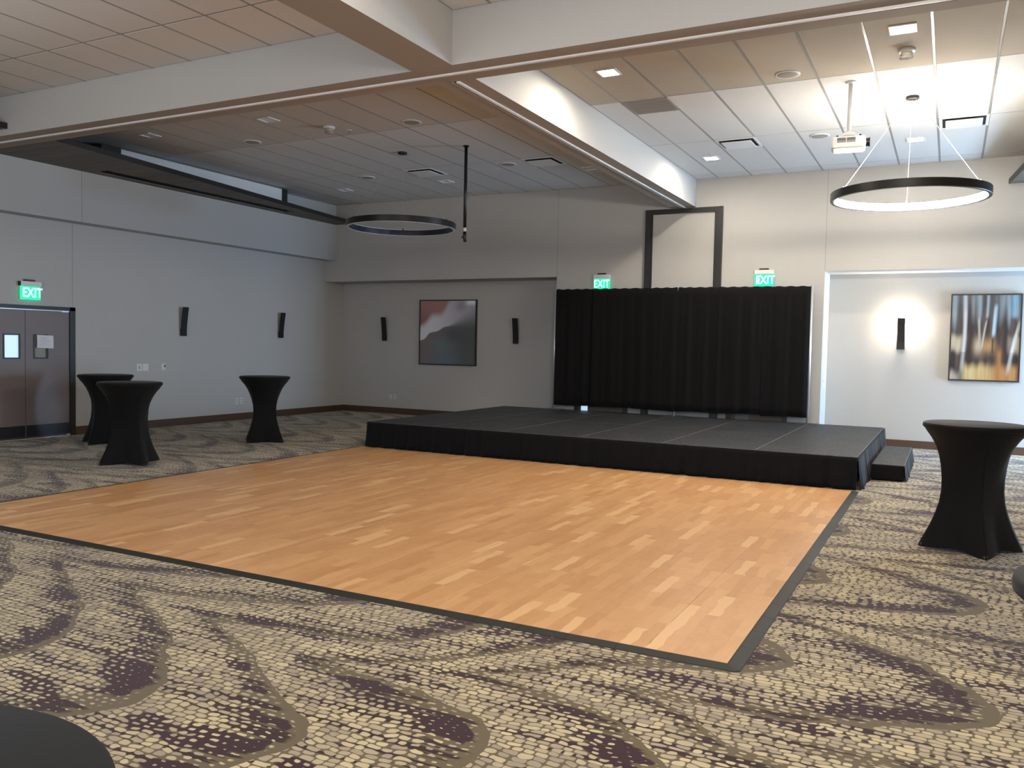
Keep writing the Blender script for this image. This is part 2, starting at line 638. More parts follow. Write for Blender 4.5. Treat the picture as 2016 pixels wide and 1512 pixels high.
# beams with partition tracks in their undersides
def beam(name, a, b, axis, label, c):
    m = MB().box((a[0], a[1], ZB), (b[0], b[1], ZC + .06))
    o = m.make(name, MT['wall'])
    o.data.materials.append(MT['soffit'])
    for p in o.data.polygons:
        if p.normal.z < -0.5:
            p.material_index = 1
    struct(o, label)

    def strip(nm, lo, hi, z0, z1, mt):
        if axis == 'x':
            B((a[0], lo, z0), (b[0], hi, z1)).make(nm, mt, o)
        else:
            B((lo, a[1], z0), (hi, b[1], z1)).make(nm, mt, o)
    return o, strip


bx, strip = beam('ceiling_beam', (XL, Y1), (XR, Y2), 'x', 'deep beige beam crossing the whole hall with a partition track below', 0)
strip('track_lip', 7.195, 7.228, ZB - .016, ZB + .01, MT['alum'])
strip('track_slot', 7.228, 7.25, ZB - .003, ZB + .01, MT['dark'])
strip('track_lip', 7.25, 7.275, ZB - .014, ZB + .01, MT['soffit'])
b2, strip = beam('ceiling_beam', (XB1, Y2), (XB2, YB), 'y', 'deep beige beam running from the cross beam to the back wall, washed by downlights', 0)
strip('track_lip', -4.56, -4.525, ZB - .016, ZB + .01, MT['alum'])
strip('track_slot', -4.588, -4.56, ZB - .003, ZB + .01, MT['dark'])
strip('track_lip', -4.615, -4.588, ZB - .014, ZB + .01, MT['soffit'])
b3, strip = beam('ceiling_beam', (XB1, YN), (XB2, Y1), 'y', 'deep beige beam running over the near half of the hall', 0)

# ------------------------------------------------------------------ ceiling: grid and lay-in panels
ceil = struct(B((XL - .1, YN - .1, ZC + .012), (XR + .1, YR, ZC + .14)).make('ceiling', MT['slab']), 'white lay-in panel ceiling')
P = 0.6096


def ceiling_field(xlines, xa, xb, ylines, ya, yb, tan_rows=(), tan='tile_tan'):
    xs = [xa] + [x for x in xlines if xa + .03 < x < xb - .03] + [xb]
    ys = [ya] + [y for y in ylines if ya + .03 < y < yb - .03] + [yb]
    for x in xs[1:-1]:
        B((x - .012, ya, ZC - .0005), (x + .012, yb, ZC + .012)).make('grid_bar', MT['grid'], ceil)
    for y in ys[1:-1]:
        B((xa, y - .010, ZC + .002), (xb, y + .010, ZC + .012)).make('grid_bar', MT['grid'], ceil)
    cache = {}
    for j in range(len(ys) - 1):
        for i in range(len(xs) - 1):
            w_, h_ = xs[i + 1] - xs[i], ys[j + 1] - ys[j]
            key = (round(w_, 3), round(h_, 3), j in tan_rows)
            if key not in cache:
                g = .013
                m = MB().bbox((g, g, 0), (w_ - g, h_ - g, .011), .003)
                cache[key] = m.make('ceiling_panel', MT[tan if j in tan_rows else 'tile'], ceil, loc=(xs[i], ys[j], ZC)).data
            else:
                put('ceiling_panel', cache[key], ceil, (xs[i], ys[j], ZC))


RY = [8.02, 10.46, 12.90, 15.34]
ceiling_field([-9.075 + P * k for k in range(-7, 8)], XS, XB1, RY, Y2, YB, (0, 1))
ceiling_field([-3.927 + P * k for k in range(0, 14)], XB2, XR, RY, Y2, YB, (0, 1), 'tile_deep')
ceiling_field([-9.075 + P * k for k in range(-7, 8)], XS, XB1, [3.65, 6.09], 3.65, Y1)
ceiling_field([-3.927 + P * k for k in range(0, 6)], XB2, -1.4, [3.65, 6.09], 3.65, Y1)


# ------------------------------------------------------------------ fittings in the ceiling
def speaker(x, y, label):
    t = thing('ceiling_speaker', label, 'speaker', (x, y, ZC - .003), 0, 'round ceiling speakers')
    MB().lathe([(.135, .006), (.140, 0), (.138, -.006), (.128, -.008)], n=40).make('rim', MT['white'], t, True)
    MB().lathe([(.127, .0), (.127, -.007), (.09, -.011), (.0005, -.012)], n=40).make('grille', MT['grille'], t, True)


for x, y, l in ((-1.777, 10.177, 'round speaker grille in the lit right ceiling, nearest the cross beam'),
                (-1.823, 13.224, 'round speaker grille in the lit right ceiling beside the projector'),
                (-6.987, 10.211, 'round speaker grille in the dim left ceiling, nearest the long beam'),
                (-10.054, 10.209, 'round speaker grille in the dim left ceiling, leftmost and nearest the cross beam'),
                (-10.073, 13.255, 'round speaker grille in the dim left ceiling above the dark ring, left of its canopy'),
                (-7.0, 13.226, 'round speaker grille in the dim left ceiling between the black pole and the right diffuser')):
    speaker(x, y, l)


def diffuser(x0, y0, label):
    t = thing('ceiling_diffuser', label, 'air vent', (x0 + .3, y0 + .3, ZC - .004), 0, 'square plaque air diffusers')
    fr = MB()
    for a, b in (((-.3, -.3), (.3, -.262)), ((-.3, .262), (.3, .3)), ((-.3, -.262), (-.262, .262)), ((.262, -.262), (.3, .262))):
        fr.box((a[0], a[1], -.004), (b[0], b[1], .006))
    fr.make('frame', MT['white'], t)
    B((-.262, -.262, .001), (.262, .262, .006)).make('throat', MT['dark'], t)
    MB().bbox((-.225, -.225, -.03), (.225, .225, -.018), .004).make('plaque', MT['white'], t)
    for sx in (-1, 1):
        for sy in (-1, 1):
            B((sx * .15 - .008, sy * .15 - .008, -.018), (sx * .15 + .008, sy * .15 + .008, .002)).make('standoff', MT['dark'], t)


for x, y, l in ((-3.30, 12.93, 'square plaque diffuser in the lit right ceiling, left of the ring light'),
                (-.25, 12.87, 'square plaque diffuser in the lit right ceiling, right of the ring light'),
                (-9.06, 12.97, 'square plaque diffuser in the dim left ceiling above the dark ring'),
                (-6.63, 12.97, 'square plaque diffuser in the dim left ceiling nearest the long beam')):
    diffuser(x, y, l)

t = thing('return_air_grille', 'grey slatted return air grille in the lit right ceiling', 'air vent', (-3.90 + .3, 10.49 + .3, ZC - .004))
fr = MB()
for a, b in (((-.3, -.3), (.3, -.27)), ((-.3, .27), (.3, .3)), ((-.3, -.27), (-.27, .27)), ((.27, -.27), (.3, .27))):
    fr.box((a[0], a[1], -.006), (b[0], b[1], .006))
fr.make('frame', MT['grille'], t)
B((-.27, -.27, .001), (.27, .27, .006)).make('backing', MT['joint'], t)
sl0 = None
for k in range(18):
    yk = -.27 + .03 * k + .006
    if sl0 is None:
        sl0 = MB().prism([(-.27, 0), (.27, 0), (.27, .018), (-.27, .018)], -.006, -.001).make('slat', MT['grille'], t, loc=(0, yk, 0)).data
    else:
        put('slat', sl0, t, (0, yk, 0))


def downlight(x, y, label, lit, power=0):
    t = thing('downlight', label, 'ceiling light', (x, y, ZC - .004), 0, 'recessed square downlights')
    fr = MB()
    a, b = .125, .098
    for p, q in (((-a, -a), (a, -b)), ((-a, b), (a, a)), ((-a, -b), (-b, b)), ((b, -b), (a, b))):
        fr.box((p[0], p[1], -.008), (q[0], q[1], .004))
    fr.make('trim_ring', MT['white'], t)
    B((-b, -b, -.004 if lit else .0), (b, b, .004)).make('lens', MT['lamp' if lit else 'lamp_off'], t)


downlight(-3.63, 9.284, 'glowing downlight in the right ceiling, near left by the cross beam', True, 150)
downlight(-3.64, 14.07, 'glowing downlight in the right ceiling, far left near the back wall', True, 150)
downlight(-.53, 9.208, 'glowing square downlight at the top right, before the smoke detector', True, 120)
downlight(-.57, 13.976, 'glowing downlight in the right ceiling behind the ring light', True, 120)
downlight(-8.844, 9.275, 'unlit square downlight in the dim left ceiling, next to the smoke detector', False)
downlight(-11.27, 9.242, 'unlit square downlight in the dim left ceiling, leftmost near the plank panel', False)
downlight(-11.346, 14.174, 'unlit square downlight in the dim left ceiling, far corner by the plank panel', False)
downlight(-8.866, 14.156, 'unlit square downlight in the dim left ceiling, behind the dark ring', False)
downlight(-5.801, 14.069, 'unlit square downlight in the dim left ceiling, far end by the long beam', False)
# lamps of the same kind out of frame: light only
for x, y, pw in ((2.6, 9.2, 18), (2.6, 14.0, 18), (-3.63, 4.9, 18), (-.55, 4.9, 18), (2.6, 4.9, 18), (-3.63, .3, 18), (-.55, .3, 18)):
    area('offscreen_downlight', (x, y, ZC - .012), (x, y + .001, 0), .15, .15, pw, WARM)


def detector(x, y, label, name='smoke_detector'):
    t = thing(name, label, 'smoke detector', (x, y, ZC - .001), 0, 'ceiling smoke detectors')
    MB().lathe([(.085, 0), (.088, -.012), (.082, -.028), (.06, -.034)], n=32).make('base', MT['plateplastic'], t, True)
    MB().lathe([(.058, -.033), (.062, -.055), (.054, -.075)], n=32).make('chamber', MT['smoke_bowl'], t, True)
    MB().lathe([(.064, -.075), (.068, -.088), (.045, -.105), (.018, -.112), (.0005, -.113)], n=32).make('cap', MT['grille'], t, True)


detector(-.522, 9.85, 'two-tier smoke detector in the lit right ceiling above the ring light')
detector(-8.273, 9.942, 'two-tier smoke detector in the dim left ceiling')
t = thing('sprinkler_head', 'small pendent sprinkler beside the smoke detector in the dim left ceiling', 'sprinkler', (-8.12, 10.22, ZC - .001))
MB().lathe([(.035, 0), (.035, -.006), (.012, -.01)], n=20).make('escutcheon', MT['white'], t, True)
MB().lathe([(.009, -.008), (.009, -.035), (.02, -.038), (.02, -.042), (.001, -.043)], n=16).make('deflector', MT['grille'], t, True)


# ------------------------------------------------------------------ ring pendants
def ring_pendant(cx, cy, lit, label, rot):
    t = thing('ring_pendant', label, 'pendant light', (cx, cy, 3.572), rot, 'ring pendants')
    R = .915
    # black channel, open to the inside
    MB().ring(R, [(-.046, .0), (-.004, .0), (.0, .004), (.0, .096), (-.004, .100), (-.046, .100), (-.046, .097), (-.012, .094), (-.012, .006), (-.046, .003)]).make('ring_channel', MT['ring'], t, False)
    smooth_by_angle(t.children[-1])
    MB().ring(R, [(-.044, .005), (-.014, .007), (-.014, .093), (-.044, .095)]).make('diffuser', MT['ring_lit' if lit else 'ring_dark'], t)
    smooth_by_angle(t.children[-1])
    if not lit:
        MB().ring(R, [(-.049, .095), (-.044, .095), (-.044, .102), (-.049, .102)]).make('acrylic_rim', MT['ring_rim'], t)
        MB().ring(R, [(-.049, -.003), (-.004, -.003), (-.004, .001), (-.049, .001)]).make('acrylic_rim', MT['ring_rim'], t)
    top = ZC - 3.572
    MB().lathe([(.075, top), (.078, top - .004), (.078, top - .03), (.07, top - .036), (.0005, top - .037)], n=32).make('canopy', MT['ring'], t, True)
    for k in range(3):
        a = math.radians(90 + 120 * k)
        c, s_ = math.cos(a), math.sin(a)
        q = R - .055
        MB().tube((c * q, s_ * q, .09), (c * .045, s_ * .045, top - .036), .0035 if lit else .001, 6).make('cable', MT['cable'], t)
        MB().tube((c * q, s_ * q, .085), (c * q, s_ * q, .125), .011, 10).make('cable_grip', MT['cable' if lit else 'ring'], t)
    return t


ring_pendant(-.53, 11.66, True, 'large black ring pendant glowing white inside, hanging in the right room', math.radians(4))
ring_pendant(-8.23, 11.76, False, 'large black ring pendant, unlit, hanging in the dim left room', math.radians(33))

# ------------------------------------------------------------------ black drop pole without projector, left room
t = thing('projector_drop_pole', 'black empty drop pole with a white sticker, hanging from the dim left ceiling', 'pole', (-7.0, 11.767, 0))
MB().tube((0, 0, 3.40), (0, 0, ZC), .026, 20).make('tube', MT['ring'], t, True)
MB().lathe([(.05, ZC), (.05, ZC - .012), (.028, ZC - .02)], n=24).make('ceiling_plate', MT['ring'], t, True)
MB().tube((0, 0, 3.475), (0, 0, 3.535), .0268, 20).make('sticker', MT['plateplastic'], t, True)
e = MB()
e.tube((0, 0, 3.36), (0, 0, 3.42), .03, 16)
e.tube((-.05, -.01, 3.385), (-.01, 0, 3.385), .012, 10)
e.tube((0, 0, 3.37), (.012, 0, 3.31), .026, 14)
e.make('mount_knuckle', MT['ring'], t)

# ------------------------------------------------------------------ projector, right room
t = thing('projector', 'white projector on a white ceiling pole, left of the glowing ring', 'projector', (-1.157, 10.754, 4.04), math.radians(6))
m = MB()
W2, D2 = .19, .15
sect = [(-W2 + .02, -D2), (W2 - .03, -D2), (W2, -D2 + .03), (W2, D2 - .03), (W2 - .03, D2), (-W2 + .03, D2), (-W2, D2 - .03), (-W2, -D2 + .02)]
m.loop([[(x * .86, y * .86, 0) for x, y in sect], [(x * .96, y * .96, .012) for x, y in sect], [(x, y, .045) for x, y in sect], [(x, y, .065) for x, y in sect], [(x * .97, y * .97, .125) for x, y in sect], [(x * .92, y * .92, .135) for x, y in sect]])
m.make('body', MT['projector'], t)
for k in range(2):
    g = MB()
    for q in range(7):
        g.box((-.125 + k * .105, -D2 - .002, .062 + q * .008), (-.030 + k * .105, -D2 + .006, .067 + q * .008))
    g.box((-.125 + k * .105, -D2 + .002, .060), (-.030 + k * .105, -D2 + .004, .118))
    g.make('vent_grille', MT['grille_gray'], t)
m = MB()
m.tube((W2 - .02, -.04, .075), (W2 + .035, -.04, .075), .048, 24)
m.tube((W2 + .03, -.04, .075), (W2 + .042, -.04, .075), .054, 24)
m.make('lens', MT['lens'], t)
m = MB().bbox((-.07, -.06, .16), (.07, .06, .20), .01)
m.lathe([(.045, .20), (.045, .215), (.024, .22)], n=20)
m.make('mount_head', MT['projector'], t)
for sx, sy in ((-1, -1), (1, -1), (1, 1), (-1, 1)):
    MB().tube((sx * .05, sy * .04, .175), (sx * .125, sy * .1, .135), .008, 8).make('mount_arm', MT['projector'], t)
    MB().lathe([(.012, 0), (.012, .022), (.006, .026)], (sx * .125, sy * .1, .133), 12).make('mount_knob', MT['ring'], t, True)
MB().tube((0, 0, .2), (0, 0, ZC - 4.04), .023, 20).make('pole', MT['projector'], t, True)
MB().lathe([(.06, ZC - 4.04), (.06, ZC - 4.052), (.026, ZC - 4.06)], n=24).make('ceiling_plate', MT['projector'], t, True)


# ------------------------------------------------------------------ dropped plank panels along the side walls
def plank_panel(name, label, edge, y0, y1, wall_x, z=4.396, slot=None, w_=.10, right=False):
    """edge(y) gives the x of the free edge"""
    t = thing(name, label, 'ceiling panel', (wall_x, y0, z))
    n = int(round((y1 - y0) / w_))
    h = (y1 - y0) / n
    for k in range(n):
        a, b = y0 + k * h + .003, y0 + (k + 1) * h - .003
        xa, xb = edge(a), edge(b)
        segs = [(wall_x, wall_x, xa, xb)]
        if slot and slot[2] < (a + b) / 2 < slot[3]:
            segs = [(wall_x, wall_x, slot[0], slot[0]), (slot[1], slot[1], xa, xb)]
        m = MB()
        for p0, p1, q0, q1 in segs:
            pts = [(p0 - wall_x, a - y0), (q0 - wall_x, a - y0), (q1 - wall_x, b - y0), (p1 - wall_x, b - y0)]
            if right:
                pts.reverse()
            m.prism(pts, 0, .018)
        m.make('plank', MT['plank'], t)
    # fascia along the free edge
    s = -1 if right else 1
    pts = [(edge(y0) - wall_x, 0), (edge(y0) - wall_x + s * .02, 0), (edge(y1) - wall_x + s * .02, y1 - y0), (edge(y1) - wall_x, y1 - y0)]
    if right:
        pts.reverse()
    MB().prism(pts, -.004, .075).make('fascia', MT['black_frame'], t)
    pts = [(0, 0), (edge(y0) - wall_x, 0), (edge(y1) - wall_x, y1 - y0), (0, y1 - y0)]
    if slot:
        m = MB()
        e0, e1 = edge(y0) - wall_x, edge(y1) - wall_x
        m.prism([(0, 0), (slot[0] - wall_x, 0), (slot[0] - wall_x, y1 - y0), (0, y1 - y0)], .03, .045)
        ex = lambda yy: edge(yy) - wall_x
        m.prism([(slot[1] - wall_x, 0), (e0, 0), (e1, y1 - y0), (slot[1] - wall_x, y1 - y0)], .03, .045)
        m.make('backing_board', MT['dark'], t)
        B((slot[0] - wall_x - .01, slot[2] - y0, .05), (slot[1] - wall_x + .01, slot[3] - y0, .06)).make('screen_slot', MT['dark'], t)
    else:
        if right:
            pts.reverse()
        MB().prism(pts, .02, .04).make('backing_board', MT['dark'], t)
    return t


plank_panel('plank_ceiling_panel', 'dark plank ceiling panel tapering along the left wall, with a long slot', lambda y: -11.4 - .1453 * (y - 8.69), Y2 + .01, YB - .005, XS + .002,
            slot=(-12.70, -12.42, 9.39, 13.89))
plank_panel('plank_ceiling_panel', 'dark plank ceiling panel in the near room, its corner at the left frame edge', lambda y: -11.29 - .147 * (Y1 - y), YN + .2, Y1 - .005, XS + .002, z=4.41)
plank_panel('plank_ceiling_panel', 'dark plank ceiling panel at the right frame edge near the back wall', lambda y: .75 + .1 * (YB - y), Y2 + .01, YB - .005, XR - .002, z=4.41, right=True)

t = thing('projection_screen_case', 'long pale projection screen case above the left plank panel, with black end brackets', 'screen case', (-12.5, 11.6, 4.478))
MB().bbox((-.10, -1.98, .01), (.08, 1.86, .33), .01).make('housing', MT['white'], t)
MB().bbox((-.12, -2.36, .0), (.10, -1.985, .335), .006).make('end_bracket', MT['black_frame'], t)
MB().bbox((-.12, 1.865, .0), (.10, 2.0, .335), .006).make('end_bracket', MT['black_frame'], t)

# ------------------------------------------------------------------ double door in the left wall
d1 = struct(MB().box((XL - .12, DY0, FZ), (XL + .012, DY0 + .1, DZ)).box((XL - .12, DY1 - .1, FZ), (XL + .012, DY1, DZ)).box((XL - .12, DY0, DZ - .062), (XL + .012, DY1, DZ)).make('door_1', MT['black_frame']),
            'grey-brown double door with small windows in a black frame, left wall')
YM = 8.452
B((XL - .14, DY0, FZ), (XL - .12, DY1, DZ)).make('backing', MT['dark'], d1)
B((XL - .055, DY0 + .1, DZ - .075), (XL - .005, DY1 - .1, DZ - .062)).make('closer_rail', MT['sill'], d1)
B((XL - .06, DY1 - .24, DZ - .088), (XL + .002, DY1 - .115, DZ - .068)).make('closer_arm', MT['sill'], d1)
B((XL - .06, DY0 + .1, FZ), (XL + .004, DY1 - .1, FZ + .012)).make('threshold', MT['sill'], d1)
B((XL - .03, DY1 - .15, 0), (XL + .006, DY1 - .09, .02)).make('pivot', MT['sill'], d1)


def leaf(ya, yb, wy0, wy1, pane):
    x0, x1 = XL - .055, XL - .012
    m = MB()
    za, zb_ = .012, DZ - .078
    m.box((x0, ya, za), (x1, wy0, zb_)); m.box((x0, wy1, za), (x1, yb, zb_))
    m.box((x0, wy0, za), (x1, wy1, 1.30)); m.box((x0, wy0, 1.672), (x1, wy1, zb_))
    o = m.make('door_leaf', MT['door'], d1)
    f = MB()
    for a, b in (((wy0 - .014, 1.286), (wy1 + .014, 1.308)), ((wy0 - .014, 1.664), (wy1 + .014, 1.686)), ((wy0 - .014, 1.308), (wy0 + .008, 1.664)), ((wy1 - .008, 1.308), (wy1 + .014, 1.664))):
        f.box((x1 - .002, a[0], a[1]), (x1 + .008, b[0], b[1]))
    f.make('window_frame', MT['black_frame'], o)
    B((x0 + .015, wy0, 1.30), (x0 + .021, wy1, 1.672)).make('window_pane', MT[pane], o)
    B((x1, ya + .006, .02), (x1 + .003, yb - .006, .209)).make('kick_plate', MT['kick'], o)
    return o


leaf(YM + .004, DY1 - .1, 8.60, 8.825, 'dim_pane')
leaf(DY0 + .1, YM - .004, 8.105, 8.352, 'lit_pane')
pp = thing('paper_notice', 'curled white paper notice taped over the right door window', 'paper', (XL - .002, 8.78, 1.57))
MB().grid(lambda u, v: (.004 + .012 * max(0, u - .6) ** 2 * 4 + .006 * math.sin(v * 3), -.138 + u * .278 - .004 * v, -.105 + v * .212 - .01 * u), 10, 6).make('sheet', MT['paper'], pp)
ink = MB()
for k in range(5):
    ink.box((.0135, -.09 + .01 * (k % 2), .06 - k * .03), (.0145, .02 + .03 * (k % 3), .066 - k * .03))
ink.make('printed_lines', MT['paper_ink'], pp)
sol = pp.children[0].modifiers.new('thick', 'SOLIDIFY'); sol.thickness = .001


# ------------------------------------------------------------------ exit signs
def text_mesh(body, size):
    c = bpy.data.curves.new('letters', 'FONT')
    c.body = body
    c.size = size
    c.extrude = .002
    c.offset = .004
    c.align_x = 'CENTER'
    c.align_y = 'CENTER'
    c.space_character = 1.05
    o = bpy.data.objects.new('letters', c)
    COL.objects.link(o)
    dg = bpy.context.evaluated_depsgraph_get()
    me = bpy.data.meshes.new_from_object(o.evaluated_get(dg))
    bpy.data.objects.remove(o)
    bpy.data.curves.remove(c)
    me.name = 'letters'
    me.materials.clear()
    me.materials.append(MT['exit_white'])
    return me


EXIT = text_mesh('EXIT', .2)


def exit_sign(loc, rz, label, dx=0.0, arrow=False, w_=.345):
    """local: x across, -y towards the viewer, z up; origin at the bottom centre on the wall"""
    t = thing('exit_sign', label, 'exit sign', loc, rz, 'green exit signs')
    h = w_ / 2
    MB().bbox((-h, -.075, .205), (h, -.001, .282), .004).make('housing', MT['plateplastic'], t)
    B((-h - .006, -.07, .208), (-h, -.005, .278)).make('end_cap', MT['black_frame'], t)
    MB().bbox((-h * .52, -.06, .282), (h * .42, -.002, .312), .004).make('battery_box', MT['black_frame'], t)
    MB().bbox((-h + .004, -.046, -.01), (h - .004, -.034, .206), .003).make('acrylic_panel', MT['exit_green'], t)
    o = put('letters', EXIT, t, (dx, -.049, .098))
    o.rotation_euler = (math.pi / 2, 0, 0)
    o.scale = (.78, 1.05, 1)
    if arrow:
        a = MB()
        for s in (1, -1):
            a.loop([[(-.125, -.0485, .098), (-.105, -.0485, .098), (-.075, -.0485, .098 + s * .04), (-.095, -.0485, .098 + s * .04)][::s],
                    [(-.125, -.0465, .098), (-.105, -.0465, .098), (-.075, -.0465, .098 + s * .04), (-.095, -.0465, .098 + s * .04)][::s]])
        a.make('arrow', MT['exit_white'], t)
    return t


exit_sign((XL, 8.508, 2.245), math.radians(90), 'green EXIT sign above the left double door', .03)
exit_sign((-6.17, YB, 2.815), 0, 'green EXIT sign above the left end of the black backdrop', .0)
exit_sign((-3.035, YB, 2.835), 0, 'green EXIT sign above the right end of the black backdrop', .02, True)

# ------------------------------------------------------------------ partition pocket in the back wall (black frame, plain panel)
pd = MB()
xa, xb, zt = -5.297, -3.815, 4.309
pd.box((xa, YB - .06, .3), (xa + .115, YB, zt)); pd.box((xb - .115, YB - .06, .3), (xb, YB, zt)); pd.box((xa + .115, YB - .06, zt - .09), (xb - .115, YB, zt))
pd.box((xa + .115, YB - .035, .3), (xa + .14, YB, zt - .09)); pd.box((xb - .15, YB - .035, .3), (xb - .115, YB, zt - .09))
pd.box((xb - .07, YB - .075, .3), (xb, YB - .06, zt))
d2 = struct(pd.make('door_2', MT['black_frame']), 'tall black-framed partition pocket above the backdrop, back wall')
B((xa + .14, YB - .012, .3), (xb - .15, YB - .002, zt - .09)).make('panel', MT['wall'], d2)


def back_door(n, x0, x1, glass):
    zt = 2.80
    m = MB()
    m.box((x0, YB - .03, .02), (x0 + .09, YB, zt)); m.box((x1 - .09, YB - .03, .02), (x1, YB, zt)); m.box((x0 + .09, YB - .03, zt - .06), (x1 - .09, YB, zt))
    o = struct(m.make('door_%d' % n, MT['black_frame']), 'tall door almost hidden behind the black backdrop')
    B((x0 + .09, YB - .014, .02), (x1 - .09, YB - .001, zt - .06)).make('door_leaf', MT['door_back'], o)
    if glass:
        B((x0 + .15, YB - .018, .2), (x0 + .29, YB - .013, zt - .3)).make('window_pane', MT['lit_pane'], o)
    else:
        B((x0 + .17, YB - .018, .06), (x0 + .42, YB - .013, .6)).make('kick_plate', MT['grille_gray'], o)


back_door(3, -6.71, -5.58, True)
back_door(4, -3.655, -2.56, False)


# ------------------------------------------------------------------ wall plates
def plate(loc, rz, w_, h_, label, name, cat, kind):
    """local: x across, -y out of the wall"""
    t = thing(name, label, cat, loc, rz)
    MB().bbox((-w_ / 2, -.007, -h_ / 2), (w_ / 2, 0, h_ / 2), .002).make('cover_plate', MT['plateplastic'], t)
    if kind == 'outlet':
        for s in (-1, 1):
            MB().bbox((-.016, -.010, s * .024 - .014), (.016, -.006, s * .024 + .014), .003).make('socket', MT['grille'], t)
    elif kind == 'toggle':
        MB().bbox((-.012, -.012, -.03), (.012, -.006, .03), .003).make('paddle', MT['grille'], t)
        MB().lathe([(.014, 0), (.014, .004), (.001, .005)], (.0, 0, 0), 14).make('dimmer_knob', MT['grille'], t).rotation_euler = (math.pi / 2, 0, 0)
    elif kind == 'thermostat':
        MB().bbox((-.03, -.022, -.05), (.03, -.006, .05), .004).make('body', MT['plateplastic'], t)
        B((.0, -.024, -.005), (.024, -.0215, .035)).make('display', MT['lens'], t)
    return t


H90 = math.radians(90)
plate((XL, 10.592, 1.12), H90, .112, .13, 'white dimmer plate on the left wall, left of two side by side', 'wall_switch', 'switch', 'toggle')
plate((XL, 10.727, 1.12), H90, .125, .13, 'blank white wall plate, right of the two side by side on left wall', 'wall_plate', 'switch', 'blank')
plate((XL, 11.128, 1.124), H90, .085, .125, 'small white thermostat with a dark display on the left wall', 'thermostat', 'thermostat', 'thermostat')
plate((XL, 12.98, .386), H90, .082, .125, 'white outlet low on the left wall, left of a pair', 'power_outlet', 'outlet', 'outlet')
plate((XL, 13.112, .386), H90, .082, .125, 'white outlet low on the left wall, right of a pair', 'power_outlet', 'outlet', 'outlet')
plate((-11.766, YR, .39), 0, .078, .115, 'white outlet low in the left recess, left of a pair', 'power_outlet', 'outlet', 'outlet')
plate((-11.646, YR, .395), 0, .078, .115, 'white outlet low in the left recess, right of a pair', 'power_outlet', 'outlet', 'outlet')
plate((XO, 16.05, 1.13), H90, .10, .19, 'narrow white control plate on the side of the right recess', 'wall_plate', 'switch', 'toggle')


# ------------------------------------------------------------------ wall sconces
def sconce_proto():
    t = thing('wall_sconce', '-', 'wall light', (0, 0, 0), 0, 'curved black wall sconces')
    prof = [(.058, 0.0), (.056, .06), (.058, .13), (.066, .22), (.078, .32), (.094, .43), (.115, .555)]
    hw = .064
    m = MB()
    m.loop([[(-hw, -d, z), (hw, -d, z), (hw, -d + .018, z), (-hw, -d + .018, z)] for d, z in prof])
    m.make('curved_blade', MT['sconce'], t)
    MB().bbox((-.045, -.042, .01), (.045, 0, .14), .004).make('wall_box', MT['sconce'], t)
    return t


sp = sconce_proto()
sp.location = (XL, 11.565, 1.715); sp.rotation_euler = (0, 0, H90)
sp['label'] = 'black curved sconce, unlit, on the left wall nearer the double door'
dup(sp, (XL, 14.24, 1.725), H90, 'black curved sconce, unlit, on the left wall nearer the far corner')
dup(sp, (-11.935, YR, 1.715), 0, 'black curved sconce, unlit, left of the abstract painting')
dup(sp, (-8.43, YR, 1.702), 0, 'black curved sconce, unlit, right of the abstract painting')
sl = dup(sp, (-.778, YR, 1.73), 0, 'black curved sconce, lit, left of the birch painting')
MB().bbox((-.03, -.05, .30), (.03, -.02, .40), .004).make('lamp', MT['lamp'], sl)
pl_ = bpy.data.lights.new('sconce_glow', 'POINT')
pl_.energy = 95
pl_.color = (1.0, .84, .64)
pl_.shadow_soft_size = .03
po = bpy.data.objects.new('sconce_glow', pl_)
COL.objects.link(po)
po.parent = sl
po.location = (0, -.075, .47)


# ------------------------------------------------------------------ paintings
def clamp(v): return max(0.0, min(1.0, v))
def sst(a, b, x):
    t_ = clamp((x - a) / (b - a)) if a != b else float(x > a)
    return t_ * t_ * (3 - 2 * t_)
def lerp3(a, b, f): return tuple(p + (q - p) * f for p, q in zip(a, b))


EDGE = [(0, .37), (.06, .385), (.10, .41), (.17, .49), (.23, .505), (.295, .515), (.36, .54), (.415, .575), (.46, .592), (.52, .60), (.74, .68), (1, .78)]


def interp(tb, u):
    for (a, p), (b, q) in zip(tb, tb[1:]):
        if u <= b:
            return p + (q - p) * (u - a) / (b - a)
    return tb[-1][1]


def abstract(u, v):
    """u right, v up in 0..1"""
    w1 = .05 * math.sin(u * 9 + 1) + .03 * math.sin(u * 17 + v * 5)
    red, redd = rgb(150, 98, 94), rgb(118, 66, 62)
    c = lerp3(red, redd, sst(.95, .62, v) * sst(.5, .0, u) * .8)
    # pale sweep from lower left to upper right
    mid = .50 + .82 * u + w1
    pale = lerp3(rgb(186, 190, 198), rgb(150, 148, 162), sst(.1, .8, u))
    c = lerp3(c, pale, sst(mid + .12, mid - .03, v))
    c = lerp3(c, rgb(122, 116, 136), .8 * math.exp(-((u - .74) ** 2 + (v - .92) ** 2) / .008))
    c = lerp3(c, rgb(200, 200, 208), sst(.78, .9, u) * sst(.90, .97, v))
    # dark lower field
    low = lerp3(rgb(104, 88, 92), rgb(66, 74, 70), sst(.2, .85, u))
    low = lerp3(low, rgb(78, 110, 108), .75 * math.exp(-(((u - .42) / .2) ** 2 + ((v - .30) / .14) ** 2)))
    low = lerp3(low, rgb(74, 98, 122), .85 * math.exp(-(((u - .45) / .26) ** 2 + ((v - .06) / .14) ** 2)))
    low = lerp3(low, rgb(62, 64, 82), .8 * math.exp(-(((u - .62) / .17) ** 2 + ((v - .46) / .12) ** 2)))
    edge = interp(EDGE, u)
    soft = .006 if u < .52 else .006 + (u - .52) * .5
    c = lerp3(c, low, sst(edge + soft, edge - soft - .004, v))
    g = .3 * c[0] + .5 * c[1] + .2 * c[2]
    return tuple((q * .75 + g * .25) * 1.45 + .03 for q in c)


